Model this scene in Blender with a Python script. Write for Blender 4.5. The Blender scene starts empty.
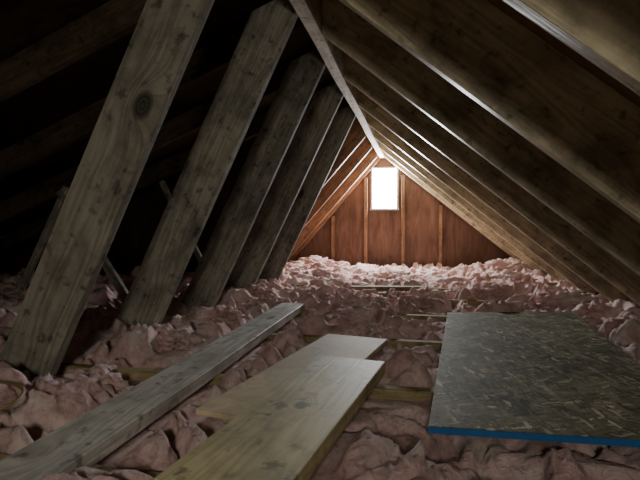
import bpy, bmesh, math, random
from mathutils import Vector, Matrix, noise
random.seed(4)
S=bpy.context.scene
COL=S.collection

# ---------------------------------------------------------------- materials
def base(name):
    m=bpy.data.materials.new(name); m.use_nodes=True
    nt=m.node_tree; nt.nodes.clear()
    o=nt.nodes.new('ShaderNodeOutputMaterial'); b=nt.nodes.new('ShaderNodeBsdfPrincipled')
    nt.links.new(b.outputs[0],o.inputs[0])
    return m,nt,b
def N(nt,t,**k):
    n=nt.nodes.new(t)
    for a,v in k.items(): setattr(n,a,v)
    return n
def math_n(nt,op,a,b=None,clamp=False):
    n=N(nt,'ShaderNodeMath',operation=op,use_clamp=clamp)
    for i,v in enumerate((a,b)):
        if v is None: continue
        if isinstance(v,(int,float)): n.inputs[i].default_value=v
        else: nt.links.new(v,n.inputs[i])
    return n.outputs[0]
def mix(nt,f,a,b,mode='MIX'):
    n=N(nt,'ShaderNodeMix',data_type='RGBA',blend_type=mode)
    if isinstance(f,(int,float)): n.inputs[0].default_value=f
    else: nt.links.new(f,n.inputs[0])
    for i,v in ((6,a),(7,b)):
        if isinstance(v,tuple): n.inputs[i].default_value=(*v,1)
        else: nt.links.new(v,n.inputs[i])
    return n.outputs[2]
def ramp(nt,f,stops):
    n=N(nt,'ShaderNodeValToRGB'); e=n.color_ramp.elements
    while len(e)<len(stops): e.new(.5)
    for el,(p,c) in zip(e,stops):
        el.position=p; el.color=(*c,1) if isinstance(c,tuple) else (c,c,c,1)
    nt.links.new(f,n.inputs[0]); return n.outputs[0]
def wood(name,dark,light,knots=(),rough=.6,rknots=True,stain=.5,bump=.35,grain=1.0,spec=.25):
    m,nt,b=base(name); L=nt.links
    tc=N(nt,'ShaderNodeTexCoord'); oi=N(nt,'ShaderNodeObjectInfo')
    r=math_n(nt,'MULTIPLY',oi.outputs['Random'],0.0 if knots else 37.0)
    add=N(nt,'ShaderNodeVectorMath',operation='ADD'); L.new(tc.outputs['Object'],add.inputs[0])
    cb=N(nt,'ShaderNodeCombineXYZ'); L.new(r,cb.inputs[0]); L.new(r,cb.inputs[1]); L.new(r,cb.inputs[2])
    L.new(cb.outputs[0],add.inputs[1]); co=add.outputs[0]
    mp=N(nt,'ShaderNodeMapping'); mp.inputs['Scale'].default_value=(1.7,4.2,.01); L.new(co,mp.inputs[0])
    vo=N(nt,'ShaderNodeTexVoronoi'); vo.inputs['Scale'].default_value=1.0; L.new(mp.outputs[0],vo.inputs[0])
    kd=math_n(nt,'MULTIPLY',vo.outputs['Distance'],1/.3)
    if not rknots: kd=math_n(nt,'ADD',kd,5.0)
    kd=math_n(nt,'MULTIPLY',kd,.08)
    for (kx,ky,kr) in knots:
        s=N(nt,'ShaderNodeVectorMath',operation='SUBTRACT'); L.new(tc.outputs['Object'],s.inputs[0]); s.inputs[1].default_value=(kx,ky,0)
        mm=N(nt,'ShaderNodeVectorMath',operation='MULTIPLY'); L.new(s.outputs[0],mm.inputs[0]); mm.inputs[1].default_value=(.7,1,0)
        ln=N(nt,'ShaderNodeVectorMath',operation='LENGTH'); L.new(mm.outputs[0],ln.inputs[0])
        d=math_n(nt,'MULTIPLY',ln.outputs['Value'],.02/kr)
        kd=math_n(nt,'MINIMUM',kd,d)
    fall=math_n(nt,'POWER',math_n(nt,'SUBTRACT',1.0,math_n(nt,'MULTIPLY',kd,14.0),True),2.0)
    sep=N(nt,'ShaderNodeSeparateXYZ'); L.new(co,sep.inputs[0])
    c2=N(nt,'ShaderNodeCombineXYZ'); 
    L.new(math_n(nt,'MULTIPLY',sep.outputs[0],1.0),c2.inputs[0])
    L.new(math_n(nt,'ADD',math_n(nt,'MULTIPLY',sep.outputs[1],11.0),math_n(nt,'MULTIPLY',fall,1.2)),c2.inputs[1])
    L.new(math_n(nt,'MULTIPLY',sep.outputs[2],11.0),c2.inputs[2])
    n1=N(nt,'ShaderNodeTexNoise'); n1.inputs['Scale'].default_value=1.0; n1.inputs['Detail'].default_value=3; n1.inputs['Distortion'].default_value=.4; L.new(c2.outputs[0],n1.inputs[0])
    rings=math_n(nt,'SINE',math_n(nt,'MULTIPLY',n1.outputs[0],55.0*grain))
    rings=math_n(nt,'ADD',math_n(nt,'MULTIPLY',rings,.17),.5)
    n3=N(nt,'ShaderNodeTexNoise'); n3.inputs['Scale'].default_value=7; n3.inputs['Detail'].default_value=6; L.new(c2.outputs[0],n3.inputs[0])
    g=math_n(nt,'ADD',math_n(nt,'MULTIPLY',rings,.55),math_n(nt,'MULTIPLY',n3.outputs[0],.45))
    col=ramp(nt,g,[(.28,dark),(.68,light)])
    n2=N(nt,'ShaderNodeTexNoise'); n2.inputs['Scale'].default_value=5; n2.inputs['Detail'].default_value=6; n2.inputs['Roughness'].default_value=.7; L.new(co,n2.inputs[0])
    st=ramp(nt,n2.outputs[0],[(.36,1-stain),(.56,1.0)])
    col=mix(nt,1.0,col,st,'MULTIPLY')
    n4=N(nt,'ShaderNodeTexNoise'); n4.inputs['Scale'].default_value=28; n4.inputs['Detail'].default_value=4; L.new(co,n4.inputs[0])
    col=mix(nt,1.0,col,ramp(nt,n4.outputs[0],[(.3,.45),(.42,1.0)]),'MULTIPLY')
    kr_=math_n(nt,'ADD',math_n(nt,'MULTIPLY',math_n(nt,'SINE',math_n(nt,'MULTIPLY',kd,900.0)),.25),.5)
    kmask=ramp(nt,kd,[(.016,1.0),(.023,0.0)])
    kcol=mix(nt,kr_,tuple(c*.12 for c in dark),tuple(c*.6 for c in dark))
    col=mix(nt,kmask,col,kcol)
    var=math_n(nt,'ADD',math_n(nt,'MULTIPLY',oi.outputs['Random'],.35),.8)
    hv=N(nt,'ShaderNodeHueSaturation'); L.new(col,hv.inputs['Color']); L.new(var,hv.inputs['Value'])
    L.new(hv.outputs[0],b.inputs['Base Color'])
    b.inputs['Roughness'].default_value=rough; b.inputs['Specular IOR Level'].default_value=spec
    bp=N(nt,'ShaderNodeBump'); bp.inputs['Strength'].default_value=bump; bp.inputs['Distance'].default_value=.004
    L.new(g,bp.inputs['Height']); L.new(bp.outputs[0],b.inputs['Normal'])
    return m
def ply(name,dark,light,rough=.7):
    m,nt,b=base(name); L=nt.links
    tc=N(nt,'ShaderNodeTexCoord')
    mp=N(nt,'ShaderNodeMapping'); mp.inputs['Scale'].default_value=(5,5,.9); L.new(tc.outputs['Object'],mp.inputs[0])
    n=N(nt,'ShaderNodeTexNoise'); n.inputs['Scale'].default_value=3; n.inputs['Detail'].default_value=7; n.inputs['Distortion'].default_value=1.2; L.new(mp.outputs[0],n.inputs[0])
    n2=N(nt,'ShaderNodeTexNoise'); n2.inputs['Scale'].default_value=2.2; n2.inputs['Detail'].default_value=4; L.new(tc.outputs['Object'],n2.inputs[0])
    col=ramp(nt,n.outputs[0],[(.3,dark),(.7,light)])
    col=mix(nt,1.0,col,ramp(nt,n2.outputs[0],[(.3,.55),(.65,1.0)]),'MULTIPLY')
    L.new(col,b.inputs['Base Color']); b.inputs['Roughness'].default_value=rough; b.inputs['Specular IOR Level'].default_value=.2
    return m
def osb(name):
    m,nt,b=base(name); L=nt.links
    tc=N(nt,'ShaderNodeTexCoord'); col=None; h=None
    wn=N(nt,'ShaderNodeTexNoise'); wn.inputs['Scale'].default_value=40; wn.inputs['Detail'].default_value=4; L.new(tc.outputs['Object'],wn.inputs[0])
    ws=N(nt,'ShaderNodeVectorMath',operation='SCALE'); L.new(wn.outputs['Color'],ws.inputs[0]); ws.inputs['Scale'].default_value=.015
    wa=N(nt,'ShaderNodeVectorMath',operation='ADD'); L.new(tc.outputs['Object'],wa.inputs[0]); L.new(ws.outputs[0],wa.inputs[1])
    for i,(ang,sc) in enumerate(((.2,105),(-.25,95),(.55,110),(-.6,100),(1.3,105))):
        mp=N(nt,'ShaderNodeMapping'); mp.inputs['Rotation'].default_value=(0,0,ang); mp.inputs['Location'].default_value=(i*3.1,i,0)
        L.new(wa.outputs[0],mp.inputs[0])
        ms=N(nt,'ShaderNodeMapping'); ms.inputs['Scale'].default_value=(1,.2,1); L.new(mp.outputs[0],ms.inputs[0])
        v=N(nt,'ShaderNodeTexVoronoi'); v.inputs['Scale'].default_value=sc; L.new(ms.outputs[0],v.inputs[0])
        sp=N(nt,'ShaderNodeSeparateColor'); L.new(v.outputs['Color'],sp.inputs[0])
        c=ramp(nt,sp.outputs[0],[(0.0,(.10,.09,.052)),(.5,(.20,.18,.105)),(.88,(.31,.28,.17)),(1.0,(.66,.60,.42))])
        if col is None: col=c; h=sp.outputs[0]
        else:
            msk=math_n(nt,'GREATER_THAN',sp.outputs[1],.6)
            col=mix(nt,msk,col,c)
            h=math_n(nt,'ADD',h,math_n(nt,'MULTIPLY',msk,sp.outputs[2]))
    n2=N(nt,'ShaderNodeTexNoise'); n2.inputs['Scale'].default_value=5; n2.inputs['Detail'].default_value=8; n2.inputs['Roughness'].default_value=.65; L.new(tc.outputs['Object'],n2.inputs[0])
    col=mix(nt,1.0,col,ramp(nt,n2.outputs[0],[(.35,.5),(.65,1.1)]),'MULTIPLY')
    L.new(col,b.inputs['Base Color']); b.inputs['Roughness'].default_value=.7; b.inputs['Specular IOR Level'].default_value=.08
    bp=N(nt,'ShaderNodeBump'); bp.inputs['Strength'].default_value=.9; bp.inputs['Distance'].default_value=.004
    L.new(h,bp.inputs['Height']); L.new(bp.outputs[0],b.inputs['Normal'])
    return m
def insul():
    m,nt,b=base('pink_fiberglass'); L=nt.links
    tc=N(nt,'ShaderNodeTexCoord')
    n=N(nt,'ShaderNodeTexNoise'); n.inputs['Scale'].default_value=5; n.inputs['Detail'].default_value=8; n.inputs['Roughness'].default_value=.72; L.new(tc.outputs['Object'],n.inputs[0])
    n2=N(nt,'ShaderNodeTexNoise'); n2.inputs['Scale'].default_value=34; n2.inputs['Detail'].default_value=10; n2.inputs['Roughness'].default_value=.78; n2.inputs['Distortion'].default_value=1.2; L.new(tc.outputs['Object'],n2.inputs[0])
    col=ramp(nt,n.outputs[0],[(.34,(.62,.40,.37)),(.46,(.84,.57,.54)),(.56,(.88,.68,.64)),(.68,(.90,.82,.76))])
    col=mix(nt,1.0,col,ramp(nt,n2.outputs[0],[(.32,.62),(.54,1.0)]),'MULTIPLY')
    L.new(col,b.inputs['Base Color']); b.inputs['Roughness'].default_value=1.0
    b.inputs['Specular IOR Level'].default_value=.03
    bp=N(nt,'ShaderNodeBump'); bp.inputs['Strength'].default_value=1.0; bp.inputs['Distance'].default_value=.016
    L.new(n2.outputs[0],bp.inputs['Height']); L.new(bp.outputs[0],b.inputs['Normal'])
    return m
def plain(name,c,rough=.6):
    m,nt,b=base(name); 
    tc=N(nt,'ShaderNodeTexCoord'); n=N(nt,'ShaderNodeTexNoise'); n.inputs['Scale'].default_value=12; n.inputs['Detail'].default_value=5
    nt.links.new(tc.outputs['Object'],n.inputs[0])
    nt.links.new(ramp(nt,n.outputs[0],[(.3,tuple(x*.75 for x in c)),(.7,c)]),b.inputs['Base Color'])
    b.inputs['Roughness'].default_value=rough; return m
def emis(name,c,s):
    m,nt,b=base(name); b.inputs['Base Color'].default_value=(.8,.8,.8,1)
    b.inputs['Emission Color'].default_value=(*c,1); b.inputs['Emission Strength'].default_value=s; return m

M_strut=wood('weathered_grey_wood',(.17,.16,.125),(.40,.37,.295),rough=.8,stain=.5)
M_strutk=wood('weathered_grey_wood_knot',(.18,.165,.125),(.40,.37,.295),knots=((-.10,.02,.032),),rough=.8,rknots=False,stain=.4)
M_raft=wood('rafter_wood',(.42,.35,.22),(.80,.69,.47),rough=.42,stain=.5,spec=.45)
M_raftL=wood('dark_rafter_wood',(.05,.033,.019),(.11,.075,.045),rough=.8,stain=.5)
M_ridge=wood('ridge_wood',(.38,.31,.21),(.66,.57,.43),rough=.8,stain=.4)
M_orange=wood('warm_pine',(.18,.09,.05),(.34,.19,.11),rough=.6,rknots=False,stain=.3)
M_joist=wood('joist_wood',(.26,.20,.10),(.44,.36,.2),rough=.8,stain=.45,spec=.08)
M_plankA=wood('old_plank_wood',(.44,.41,.34),(.80,.77,.69),rough=.45,stain=.35,spec=.5)
M_plankB=wood('pine_plank_wood',(.34,.28,.14),(.54,.47,.27),knots=((.18,.0,.017),(-.3,.06,.010)),rough=.6,rknots=False,stain=.35)
M_plyA=ply('pale_plywood',(.50,.39,.24),(.68,.56,.37))
M_gable=ply('gable_plywood',(.11,.055,.038),(.22,.12,.085))
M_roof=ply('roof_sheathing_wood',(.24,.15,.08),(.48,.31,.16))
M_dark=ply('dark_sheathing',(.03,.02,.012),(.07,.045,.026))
M_osb=osb('osb_flakes'); M_ins=insul()
M_blue=plain('blue_edge_paint',(.01,.12,.34)); M_white=plain('white_paint',(.7,.7,.68)); M_floor=plain('drywall_back',(.2,.17,.14),.9)

# ---------------------------------------------------------------- helpers
def mkobj(name,bm,mat,matrix=None,bevel=0,parent=None):
    me=bpy.data.meshes.new(name); bmesh.ops.recalc_face_normals(bm,faces=bm.faces); bm.to_mesh(me); bm.free()
    o=bpy.data.objects.new(name,me); COL.objects.link(o)
    me.materials.append(mat)
    if matrix is not None: o.matrix_world=matrix
    if parent: o.parent=parent
    if bevel:
        b=o.modifiers.new('bevel','BEVEL'); b.width=bevel; b.segments=2
    return o
def prism(name,poly,yc,t,slope,mat,bevel=.003,parent=None):
    d=Vector((slope[0],0,slope[1])).normalized(); n=Vector((-d.z,0,d.x)); 
    c=Vector((sum(p[0] for p in poly)/len(poly),yc,sum(p[1] for p in poly)/len(poly)))
    z=d.cross(n)
    M=Matrix((( d.x,n.x,z.x,c.x),(d.y,n.y,z.y,c.y),(d.z,n.z,z.z,c.z),(0,0,0,1)))
    Mi=M.inverted(); bm=bmesh.new()
    a=[bm.verts.new(Mi@Vector((p[0],yc-t/2,p[1]))) for p in poly]
    b=[bm.verts.new(Mi@Vector((p[0],yc+t/2,p[1]))) for p in poly]
    bm.faces.new(a); bm.faces.new(b[::-1])
    for i in range(len(poly)):
        j=(i+1)%len(poly); bm.faces.new((a[i],b[i],b[j],a[j]))
    return mkobj(name,bm,mat,M,bevel,parent)
def board(name,p0,p1,w,t,mat,up=(0,0,1),bevel=.003,warp=0,parent=None):
    p0=Vector(p0);p1=Vector(p1); d=(p1-p0); Ln=d.length; d.normalize(); up=Vector(up)
    up=(up-d*up.dot(d)).normalized(); s=up.cross(d)
    c=(p0+p1)/2
    M=Matrix(((d.x,s.x,up.x,c.x),(d.y,s.y,up.y,c.y),(d.z,s.z,up.z,c.z),(0,0,0,1)))
    bm=bmesh.new(); seg=max(1,int(Ln/.12)) if warp else 1
    rings=[]
    for i in range(seg+1):
        x=-Ln/2+Ln*i/seg; k=warp*noise.noise(Vector((x*1.3,c.x*5,c.y)))
        rings.append([bm.verts.new((x,yy+k,zz)) for yy,zz in ((-w/2,-t/2),(w/2,-t/2),(w/2,t/2),(-w/2,t/2))])
    for i in range(seg):
        for j in range(4):
            bm.faces.new((rings[i][j],rings[i][(j+1)%4],rings[i+1][(j+1)%4],rings[i+1][j]))
    bm.faces.new(rings[0][::-1]); bm.faces.new(rings[-1])
    return mkobj(name,bm,mat,M,bevel,parent)

# ---------------------------------------------------------------- roof geometry
XR=-.45; ZR=1.37; SR=.82; SL=.39; SF=1.128
Y0=-1.1; YC=3.95; Y1=5.8; ZF=-.2
zt=1.675
XA,XB=-.425,-.485
zb=ZR-SR*.02
xe=XA+(zb+.17)/SR; xt=XA+(zb+.30+.17)/SR
y=.86-.6*3
while y<5.75:
    prism('roof_rafter',[(XA,zb),(XA,zb+.30),(xt,-.17),(xe,-.17)],y+random.uniform(-.01,.01),.038,(1,-SR),M_raft)
    y+=.6
for i in range(5):
    yy=1.3+.6*i
    prism('roof_strut',[(XB,1.41),(XB,1.485),(-.69,1.405),(-1.475,-.18),(-1.262,-.18)],yy,.038,(-1,-2.02),M_strutk if i==0 else M_strut)
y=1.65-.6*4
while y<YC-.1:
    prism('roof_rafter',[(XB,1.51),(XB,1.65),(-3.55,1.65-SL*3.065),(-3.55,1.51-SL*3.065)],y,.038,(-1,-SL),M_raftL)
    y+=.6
for yy in (4.25,4.85,5.45):
    prism('roof_rafter',[(XB,1.32),(XB,1.605),(-2.06,-.17),(-1.806,-.17)],yy,.038,(-1,-SF),M_orange)
board('ridge_beam',(-.455,Y0+.02,1.50),(-.455,Y1-.02,1.50),.056,.30,M_ridge,warp=.012)
prism('trim_1',[(XB,1.33),(XB,1.40),(-1.87,-.17),(-1.806,-.17)],5.77,.04,(-1,-SF),M_orange)
prism('trim_2',[(XA,zb),(XA,zb+.075),(xe+.09,-.17),(xe,-.17)],5.77,.04,(1,-SR),M_orange)

def plane_slab(name,xa,za,xb,zb_,ya,yb,mat,t=.016):
    bm=bmesh.new()
    vs=[]
    for dz in (0,t):
        for (x,z,y) in ((xa,za,ya),(xb,zb_,ya),(xb,zb_,yb),(xa,za,yb)):
            vs.append(bm.verts.new((x,y,z+dz)))
    for f in ((0,1,2,3),(7,6,5,4),(0,4,5,1),(1,5,6,2),(2,6,7,3),(3,7,4,0)): bm.faces.new([vs[i] for i in f])
    return mkobj(name,bm,mat)
plane_slab('ceiling_right',XR,zt,1.95,zt-SR*2.4,Y0,Y1,M_roof)
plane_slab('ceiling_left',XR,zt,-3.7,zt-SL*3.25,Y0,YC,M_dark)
plane_slab('ceiling_far_left',XR,zt,-2.12,zt-SF*1.67,YC,Y1,M_roof)
plane_slab('floor',-3.8,ZF-.02,2.1,ZF-.02,Y0,Y1,M_floor,.02)
def wall(name,polys,yc,t,mat):
    bm=bmesh.new()
    for poly in polys:
        a=[bm.verts.new((p[0],yc-t/2,p[1])) for p in poly]; b=[bm.verts.new((p[0],yc+t/2,p[1])) for p in poly]
        bm.faces.new(a); bm.faces.new(b[::-1])
        for i in range(len(poly)):
            j=(i+1)%len(poly); bm.faces.new((a[i],b[i],b[j],a[j]))
    return mkobj(name,bm,mat)
WX0,WX1,WZ0,WZ1=-.585,-.265,.725,1.235
rz=lambda x: zt-SR*(x-XR)
fz=lambda x: zt+SF*(x-XR)
XW=1.82
wall('wall_back',[[(-2.1,ZF),(WX0,ZF),(WX0,fz(WX0)),(-2.1,fz(-2.1))],
                  [(WX1,ZF),(XW,ZF),(XW,rz(XW)),(WX1,rz(WX1))],
                  [(WX0,ZF),(WX1,ZF),(WX1,WZ0),(WX0,WZ0)],
                  [(WX0,WZ1),(WX1,WZ1),(WX1,rz(WX1)),(XR,zt),(WX0,fz(WX0))]],5.81,.02,M_gable)
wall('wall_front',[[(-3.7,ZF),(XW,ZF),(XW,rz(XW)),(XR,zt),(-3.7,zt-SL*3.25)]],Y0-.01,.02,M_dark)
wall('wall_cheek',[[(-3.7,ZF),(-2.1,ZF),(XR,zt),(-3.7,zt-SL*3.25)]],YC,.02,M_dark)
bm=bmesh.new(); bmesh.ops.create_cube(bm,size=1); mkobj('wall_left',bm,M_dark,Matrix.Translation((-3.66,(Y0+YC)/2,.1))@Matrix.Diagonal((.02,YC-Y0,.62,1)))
for sx in (-1.06,-.65,-.20,.24):
    top=(1.33+SF*(sx-XB) if sx<XR else 1.35-SR*(sx-XA))-.03
    board('gable_stud',(sx,5.775,ZF+.01),(sx,5.775,top),.04,.04,M_orange,up=(0,1,0))
def framed_pane(name,cx,cz,w,h,y,face,strength,c):
    e=bpy.data.objects.new(name,None); COL.objects.link(e); e.location=(cx,y,cz)
    I=Matrix.Translation((-cx,-y,-cz))
    def part(o):
        o.parent=e; o.matrix_parent_inverse=I
    f=.022
    for nm,p0,p1 in (('frame_left',(cx-w/2,y,cz-h/2),(cx-w/2,y,cz+h/2)),('frame_right',(cx+w/2,y,cz-h/2),(cx+w/2,y,cz+h/2)),
                     ('frame_top',(cx-w/2,y,cz+h/2),(cx+w/2,y,cz+h/2)),('frame_sill',(cx-w/2-.02,y,cz-h/2),(cx+w/2+.02,y,cz-h/2))):
        part(board(nm,p0,p1,f,.05,M_white,up=(0,1,0)))
    bm=bmesh.new(); yy=y+face*.01
    vs=[bm.verts.new(p) for p in ((cx-w/2,yy,cz-h/2),(cx+w/2,yy,cz-h/2),(cx+w/2,yy,cz+h/2),(cx-w/2,yy,cz+h/2))]
    bm.faces.new(vs); o=mkobj('glowing_pane',bm,emis(name+'_glow',c,strength)); part(o)
framed_pane('framed_pane_1',(WX0+WX1)/2,(WZ0+WZ1)/2,WX1-WX0-.01,WZ1-WZ0-.01,5.80,-1,240,(.92,.96,1.0))
framed_pane('rear_fill_light',.15,.96,.4,.36,Y0+.03,1,88,(1.0,.96,.84))  # unseen fill light added behind the camera, framed like a window

# ---------------------------------------------------------------- floor things
ZJ=.02
joists=[.2,.81,1.42,2.03,2.64,3.25,3.86,4.47,5.08,5.65]
for jy in joists:
    board('floor_joist',(-3.6,jy,ZJ-.10),(1.4,jy,ZJ-.10),.038,.20,M_joist)
board('wood_plank',(-.70,.25,ZJ+.019),(-.73,2.67,ZJ+.019),.14,.038,M_plankA,warp=.012)
board('plywood_board',(-.43,1.08,ZJ+.0075),(-.262,2.0,ZJ+.0075),.27,.015,M_plyA)
board('wood_plank',(-.385,.30,ZJ+.015+.0195),(-.2185,1.52,ZJ+.015+.0195),.228,.038,M_plankB)
board('wood_plank',(-.50,3.47,.052),(.05,3.57,.052),.07,.03,M_joist)
e=bpy.data.objects.new('osb_sheet',None); COL.objects.link(e); e.location=(.38,1.8,ZJ)
p0=Vector((.325,1.09,ZJ+.0265)); p1=Vector((.455,2.63,ZJ+.0265))
I=Matrix.Translation((-.38,-1.8,-ZJ))
tup=(-.058,0,1)
o=board('panel',p0,p1,.61,.018,M_osb,up=tup,bevel=.001); o.parent=e; o.matrix_parent_inverse=I
d=(p1-p0).normalized(); s=Vector((d.y,-d.x,.058)).normalized()
o=board('painted_edge',p0-d*.001-s*.305,p0-d*.001+s*.305,.003,.015,M_blue,up=tup,bevel=0); o.parent=e; o.matrix_parent_inverse=I
for (a,b,w) in (((-1.75,2.6,.02),(-2.25,2.6,.74),.05),((-2.0,1.7,.02),(-2.35,1.7,.71),.09),((-1.5,3.3,.02),(-1.95,3.3,.86),.04),((-2.6,2.6,.02),(-2.2,2.6,.76),.04)):
    board('web_brace',a,b,w,.03,M_strut,up=(0,1,0))

# insulation ------------------------------------------------------------
rects=[((-.70,.25),(-.73,2.67),.07,ZJ-.005),((-.43,1.08),(-.262,2.0),.135,ZJ-.005),((-.385,.30),(-.2185,1.52),.114,ZJ-.005),((.325,1.09),(.455,2.63),.305,ZJ-.005),((-.50,3.47),(.05,3.57),.035,.03)]
def rdist(x,y,r):
    (ax,ay),(bx,by),hw,_=r
    dx,dy=bx-ax,by-ay; L=math.hypot(dx,dy); dx/=L; dy/=L
    t=(x-ax)*dx+(y-ay)*dy; s=abs((x-ax)*dy-(y-ay)*dx)
    ex=max(0,-t,t-L); es=max(0,s-hw); return math.hypot(ex,es)
def bil(p,sc,o,soft=.002,pers=.5):
    v=0;a=1;t=0
    for k in range(o):
        n=noise.noise(p*sc+Vector((7.1*k,3.3*k,0)))
        v+=a*(n*n+soft)**.33; t+=a*.60; a*=pers; sc*=2.05
    return v/t
def hgt(x,y):
    q=Vector((x,y,.0))
    w=noise.noise_vector(q*3.5)*.13+noise.noise_vector(q*9+Vector((3,1,5)))*.05+noise.noise_vector(q*22)*.010
    w.z=0
    p=Vector((x,y,.3))+w
    b1=bil(p,5.6,5,pers=.47)
    big=noise.noise(Vector((x*2.4,y*2.4,4)))
    f=noise.noise(p*38)*.006+noise.noise(p*80)*.003
    h=-.08+.165*b1+.055*big+f
    if x<-1: h+=.04*min(1,(-1-x)*2)
    if y<1.35 and x>-.2: h-=.03*min(1,(1.35-y)/.2)
    return h
xs=[]; x=-3.6
while x<=1.5: xs.append(x); x+=.010 if x>-1.7 else .03
ys=[]; y=.25
while y<5.78: ys.append(y); y+=.006+.0024*y
bm=bmesh.new(); grid=[]
for y in ys:
    row=[]
    for x in xs:
        h=hgt(x,y)
        ds=[rdist(x,y,r) for r in rects]
        for r,dd in zip(rects,ds):
            if dd<.07:
                k=min(1,max(0,(dd-.004)/.06)); k=k*k*(3-2*k); cap=r[3]-.012
                if h>cap: h=cap*(1-k)+h*k
        for jy in joists:
            dj=abs(y-jy); fw=.075
            if y<jy and jy in (1.42,2.03): fw=.16
            if dj<fw+.03:
                if jy==1.42: bare=1.0 if x<.02 else 0
                elif jy==2.03: bare=1.0 if x<.10 and x>-.75 else .0
                else: bare=min(1,max(0,noise.noise(Vector((x*1.6,jy*7,2)))*4))
                if jy in (1.42,2.03): bare*=min(1,max(0,.8+2.8*noise.noise(Vector((x*6,jy*7,2)))))
                kk=max(0,1-max(0,dj-.025)/fw)*bare
                cap=ZJ-.03
                if h>cap: h=h*(1-kk)+cap*kk
        q=Vector((x*8,y*8,h*10)); v=noise.noise_vector(q)*.022
        mask=min(1,max(0,min(ds)/.05))
        row.append(bm.verts.new((x+v.x*mask,min(5.74,y+v.y*mask),min(h,1.60-SR*(x-XR)))))
    grid.append(row)
for j in range(len(ys)-1):
    for i in range(len(xs)-1):
        xx=xs[i]
        if ys[j]>3.9 and xx<-1.72: continue
        f=bm.faces.new((grid[j][i],grid[j][i+1],grid[j+1][i+1],grid[j+1][i])); f.smooth=True
for v in [v for v in bm.verts if not v.link_faces]: bm.verts.remove(v)
def clump(c,r,sq=.6,seed=0):
    res=bmesh.ops.create_icosphere(bm,subdivisions=5,radius=1)
    for v in res['verts']:
        p=v.co.copy(); q=p*1.1+Vector((seed*3.1,seed,0)); q+=noise.noise_vector(q*1.5)*.4
        k=.35+.65*bil(q,1.3,5,pers=.5)
        v.co=Vector((c[0]+p.x*r*k*1.3,c[1]+p.y*r*k,c[2]+p.z*r*k*sq))
    for v in res['verts']:
        for f in v.link_faces: f.smooth=True
for i,(c,r) in enumerate([((-1.2,5.3,.07),.20),((-.92,5.45,.04),.14),((-1.35,5.0,.04),.15),((.92,5.3,.08),.21),((.65,5.5,.04),.13),
        ((-1.0,2.2,.03),.15),((-1.05,1.75,.03),.13),((-1.1,3.0,.04),.16),((-.9,2.65,.03),.12),((-.4,2.9,.02),.14),((.0,3.0,.01),.13),((-.35,2.45,.02),.11),
        ((.5,3.5,.03),.15),((.9,3.2,.03),.16),((.8,4.4,.03),.16),((-.2,4.6,.02),.15),((-.9,4.3,.04),.15),((1.0,2.5,.02),.12),((-.95,1.2,.02),.11)]):
    clump(c,r,.6,i)
mkobj('fiberglass_insulation',bm,M_ins)

cu=bpy.data.curves.new('electrical_cable','CURVE'); cu.dimensions='3D'; cu.bevel_depth=.004; cu.bevel_resolution=3
sp=cu.splines.new('NURBS'); pts=[(-1.35,1.12,.05),(-1.12,1.05,.09),(-.98,1.0,.10),(-.93,.95,.10),(-.91,.89,.09),(-.98,.84,.08),(-1.2,.82,.05)]
sp.points.add(len(pts)-1)
for p,q in zip(sp.points,pts): p.co=(*q,1)
sp.use_endpoint_u=True; sp.order_u=4
o=bpy.data.objects.new('electrical_cable',cu); COL.objects.link(o); cu.materials.append(plain('yellow_cable',(.25,.19,.07)))

w=bpy.data.worlds.new('w'); S.world=w; w.use_nodes=True
w.node_tree.nodes['Background'].inputs[0].default_value=(.5,.6,.8,1); w.node_tree.nodes['Background'].inputs[1].default_value=.3
cam=bpy.data.cameras.new('cam'); cam.lens=36*470/640; cam.sensor_width=36; cam.clip_start=.02
co=bpy.data.objects.new('camera',cam); COL.objects.link(co); co.location=(0,0,.5)
co.rotation_euler=(math.radians(90-1.46),0,math.radians(12)); S.camera=co
